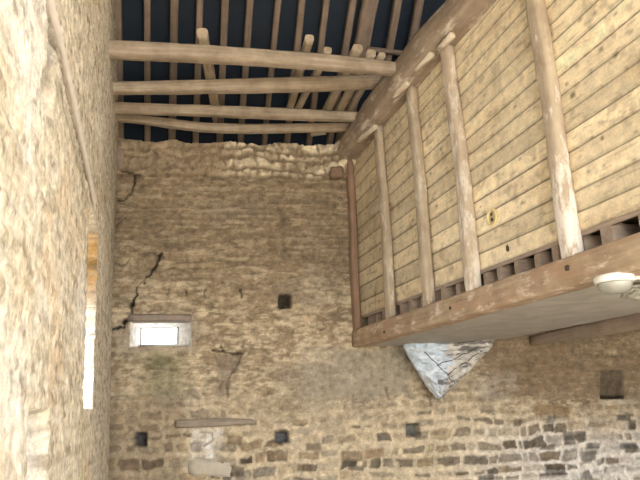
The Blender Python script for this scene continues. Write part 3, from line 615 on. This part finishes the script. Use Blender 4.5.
# ------------------------------------------------------------------ plastic wrapped sack
rows = [(334, 404, 492), (340, 403, 494), (346, 404, 492), (352, 406, 488), (360, 411, 480), (368, 416, 472), (376, 421, 464), (384, 426, 455), (391, 431, 448), (397.5, 436, 442)]
ry = np.linspace(336, 398, 90); la = np.interp(ry, [r[0] for r in rows], [r[1] for r in rows]); lb = np.interp(ry, [r[0] for r in rows], [r[2] for r in rows])
K = 96; V = np.zeros((len(ry), K+1, 3)); Cc = np.zeros_like(V)
for i, y in enumerate(ry):
    L0 = atY(la[i], y, 6.80); R0_ = atY(lb[i], y, 6.80); c = (L0+R0_)/2; hw = np.linalg.norm(R0_-L0)/2
    th = np.arange(K+1)/K*2*math.pi; dep = min(.17, .03+hw*.6)
    cr = 1+.22*(fbm(th*2.2+i*.03, th*0+i*.045, 5)-.5)*2
    fold = .065*(np.abs(vn(th*3+i*.06, th*0+i*.10, 7)-.5)*2-.5)
    V[i, :, 0] = c[0]+np.cos(th)*hw*(1+.05*(cr-1)*2); V[i, :, 1] = c[1]-np.sin(th)*(dep*cr)*1.0+fold*np.sin(th); V[i, :, 2] = c[2]+fold*.3
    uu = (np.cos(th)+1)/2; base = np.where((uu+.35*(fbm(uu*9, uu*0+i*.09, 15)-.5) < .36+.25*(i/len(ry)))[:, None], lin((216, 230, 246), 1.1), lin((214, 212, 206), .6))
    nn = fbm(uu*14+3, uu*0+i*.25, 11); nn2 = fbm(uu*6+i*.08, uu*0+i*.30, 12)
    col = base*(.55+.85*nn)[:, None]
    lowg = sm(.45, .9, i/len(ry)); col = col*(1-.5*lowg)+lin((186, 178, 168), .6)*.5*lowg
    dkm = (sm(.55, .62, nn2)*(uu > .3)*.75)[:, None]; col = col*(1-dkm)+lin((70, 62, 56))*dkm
    Cc[i] = col
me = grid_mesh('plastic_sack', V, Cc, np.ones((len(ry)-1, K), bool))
m, t, b = nodes('crumpled_plastic'); at = N(t, 'ShaderNodeAttribute', attribute_name='tint'); t.links.new(at.outputs['Color'], b.inputs['Base Color']); b.inputs['Roughness'].default_value = .3; b.inputs['Coat Weight'].default_value = .4
ge = N(t, 'ShaderNodeNewGeometry'); n = N(t, 'ShaderNodeTexVoronoi', Scale=22.0); t.links.new(ge.outputs['Position'], n.inputs['Vector']); bp = N(t, 'ShaderNodeBump', Strength=.7, Distance=.03); t.links.new(n.outputs['Distance'], bp.inputs['Height']); t.links.new(bp.outputs[0], b.inputs['Normal'])
sack = empty('plastic_sack', V[0, :, :].mean(0)); tag(sack, 'crumpled silvery plastic wrapped sack tapering down under the loft beam', 'sack')
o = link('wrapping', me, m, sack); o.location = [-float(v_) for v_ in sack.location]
def straps():
    Ms = plain('dark_strap', (62, 54, 48), .7)
    for a_, b_ in [((432, 366), (472, 350)), ((440, 376), (478, 352)), ((420, 352), (448, 383)), ((452, 345), (486, 340))]:
        pts = []
        for k in np.linspace(0, 1, 9):
            x = a_[0]*(1-k)+b_[0]*k; y = a_[1]*(1-k)+b_[1]*k
            i = int(np.argmin(abs(ry-y))); cxp = (la[i]+lb[i])/2; hwp = (lb[i]-la[i])/2; cth = np.clip((x-cxp)/hwp, -.97, .97); j = int(round(math.acos(cth)/(2*math.pi)*K)); pts.append(V[i, j]+A([0, -.006, 0]))
        s = tube('strap', pts, .0045, Ms, sack); s.location = [-float(v_) for v_ in sack.location]
straps()
# ------------------------------------------------------------------ window, lintel, small items in the back wall
M_frame = plain('pale_window_frame', (128, 122, 114), .6)
win = empty('window_1', ((hx0+hx1)/2, 7+DEP, hz0)); struct(win, 'small bright slit window with pale frame in the stone wall')
def framebars():
    o0 = A([(hx0+hx1)/2, 7+DEP, hz0]); w = hx1-hx0+.03; h = hz1-hz0+.03; b_ = .022
    bm = bmesh.new()
    for (cx, cz, sx, sz) in [(0, -.004, w, b_), (0, h-.026, w, b_), (-w/2+b_/2, h/2-.015, b_, h), (w/2-b_/2, h/2-.015, b_, h)]:
        r = bmesh.ops.create_cube(bm, size=1)
        for v in r['verts']: v.co = Vector((cx+v.co.x*sx, v.co.y*.04+.0, cz+v.co.z*sz))
    me = bpy.data.meshes.new('window_frame'); bm.to_mesh(me); bm.free(); link('window_frame', me, M_frame, win)
    bm = bmesh.new(); r = bmesh.ops.create_cube(bm, size=1)
    for v in r['verts']: v.co = Vector((v.co.x*(w-.03), v.co.y*.004+.01, h/2-.015+v.co.z*(h-.03)))
    me = bpy.data.meshes.new('pane'); bm.to_mesh(me); bm.free()
    m, t, b = nodes('window_glass'); tr = N(t, 'ShaderNodeBsdfTransparent'); gl = N(t, 'ShaderNodeBsdfGlossy', Roughness=.05); mx = N(t, 'ShaderNodeMixShader'); mx.inputs[0].default_value = .06
    t.links.new(tr.outputs[0], mx.inputs[1]); t.links.new(gl.outputs[0], mx.inputs[2]); t.links.new(mx.outputs[0], t.nodes['Material Output'].inputs[0]); link('pane', me, m, win)
framebars()
M_slab = plain('grey_mauve_stone', (150, 134, 120), .95, .3, 14, bump=.6); M_blk = plain('pale_grey_stone', (196, 184, 162), .95, .25, 12, bump=.6)
def wallblock(name, x0, x1, y0, y1, out, mat, label, cat, rough=.006, tilt=0):
    a = atY(x0, (y0+y1)/2+tilt, 7-out/2); b = atY(x1, (y0+y1)/2-tilt, 7-out/2); h = np.linalg.norm(atY((x0+x1)/2, y0, 7)-atY((x0+x1)/2, y1, 7))
    o = block(name, (a+b)/2+A([0, .05, 0]), b-a, A([0, out+.10, 0]), A([0, 0, h]), mat, rough=rough, bev=.012, cuts=4); return tag(o, label, cat)
wallblock('stone_lintel', 128, 192, 314, 321.5, .03, M_slab, 'grey flat stone lintel above the little window', 'lintel')
wallblock('stone_sill', 137, 190, 345.5, 350, .004, plain('worn_sill_stone', (178, 158, 138), .95, .3, 14, bump=.6), 'rough stone sill under the little window', 'sill')
wallblock('stone_block', 188, 231, 460, 477, .03, M_blk, 'large pale dressed stone block below the blocked opening', 'stone', tilt=-.8)
a = atY(176, 424.5, 6.985); b = atY(253, 421.5, 6.985)
o = timber('timber_ledge', [a, (a+b)/2+A([0, 0, .008]), b], [(.09, .075), (.10, .09), (.09, .05)], wood('grey_ledge_wood', (118, 104, 88), (184, 168, 144)), side=(0, 1, 0), rough=.06, rnd=.2); tag(o, 'weathered grey timber ledge across the top of the blocked opening', 'lintel')
wallblock('timber_end', 116.5, 124, 150, 168, .09, M_joist, 'brown timber end set in the top left corner of the wall', 'timber')
wallblock('timber_pad', 330, 343, 167.5, 177.5, .11, M_red, 'reddish timber pad under the end of the tie beam', 'timber')
# oval plate on the boards
pt_ = onP(492, 217, BOFF+.012); pr = empty('oval_plate', pt_); tag(pr, 'pale yellow oval plate with two dark holes on the boards', 'plate')
def oval():
    R_ = 8*np.dot(pt_-EYE, FW)/640*1.0; up = pv/np.linalg.norm(pv); M_y = plain('pale_yellow_enamel', (232, 208, 130), .5)
    wv = PA*R_*1.15; hv = up*R_*1.0; pts = [wv*math.cos(k/24*2*math.pi)*.8+hv*math.sin(k/24*2*math.pi) for k in range(25)]
    tube('rim', pts, R_*.16, M_y, pr)
    bm = bmesh.new(); vs = [bm.verts.new(Vector(p*.98-PN*.004)) for p in pts[:-1]]; bm.faces.new(vs); me = bpy.data.meshes.new('disc'); bm.to_mesh(me); bm.free(); link('disc', me, plain('worn_cream_paint', (206, 184, 128), .7, .3, 40), pr)
    for s in (1, -1):
        pts2 = [wv*math.cos(k/12*2*math.pi)*.22+hv*(math.sin(k/12*2*math.pi)*.26+s*.34)+PN*.004 for k in range(12)]
        bm = bmesh.new(); bm.faces.new([bm.verts.new(Vector(p)) for p in pts2]); me = bpy.data.meshes.new('hole'); bm.to_mesh(me); bm.free(); link('hole', me, plain('dark_hole', (84, 62, 30)), pr)
oval()
# pipe on the left wall
pp = [onL(47.5, -10, .06), onL(57.5, 30, .06), onL(69, 80, .06), onL(83.5, 148, .06), onL(94, 200, .06)]
o = tube('conduit_pipe', pp, .013, plain('grey_pipe', (206, 196, 186), .6, .2, 10)); tag(o, 'long thin grey pipe running along the left stone wall', 'pipe')
# ------------------------------------------------------------------ floor and outer walls
M_floor = masonry('earth_floor', 20, .4, .3)
gx, gy = np.meshgrid(np.linspace(-3, 7.5, 60), np.linspace(-14, 8, 110)); gz = .02*(fbm(gx*2, gy*2, 95)-.5)
Cg = lin((186, 170, 144))*(.8+.4*fbm(gx*1.5, gy*1.5, 96))[..., None]
struct(link('floor', grid_mesh('floor', np.stack([gx, gy, gz-.01], -1), Cg, np.ones((109, 59), bool)), M_floor), 'dusty pale earth floor')
gx, gy = np.meshgrid(np.linspace(-1.6, 7.1, 40), np.linspace(0, 8.2, 40))
Ct = lin((180, 160, 126))*(.8+.4*fbm(gx*3, gy*3, 97))[..., None]
kk = gy[:-1, :-1] < roofz(gx[:-1, :-1])
struct(link('wall_far_right', grid_mesh('wall_far_right', np.stack([gx*0+6.5, gx, gy], -1), Ct, kk), M_wall), 'stone wall closing the far side under the loft')
# ------------------------------------------------------------------ light
w = bpy.data.worlds.new('sky'); scn.world = w; w.use_nodes = True; bg = w.node_tree.nodes['Background']; bg.inputs[0].default_value = (.95, .98, 1.0, 1); bg.inputs[1].default_value = 8.6
sd = bpy.data.lights.new('sun', 'SUN'); so = bpy.data.objects.new('sun', sd); COL.objects.link(so); sd.energy = 45; sd.angle = math.radians(2); sd.color = (1, .95, .86)
so.rotation_euler = Vector((.50, .59, -1.1)).to_track_quat('-Z', 'Y').to_euler()
pl = bpy.data.lights.new('open_front_portal', 'AREA'); pl.shape = 'RECTANGLE'; pl.size = 8.5; pl.size_y = 4.9; po = bpy.data.objects.new('open_front_portal', pl); COL.objects.link(po)
po.location = (2.4, -2.15, 2.4); po.rotation_euler = (math.radians(90), 0, 0); pl.cycles.is_portal = True
scn.view_settings.view_transform = 'Standard'; scn.view_settings.exposure = 0
scn.cycles.use_denoising = True; scn.cycles.max_bounces = 8; scn.cycles.diffuse_bounces = 5
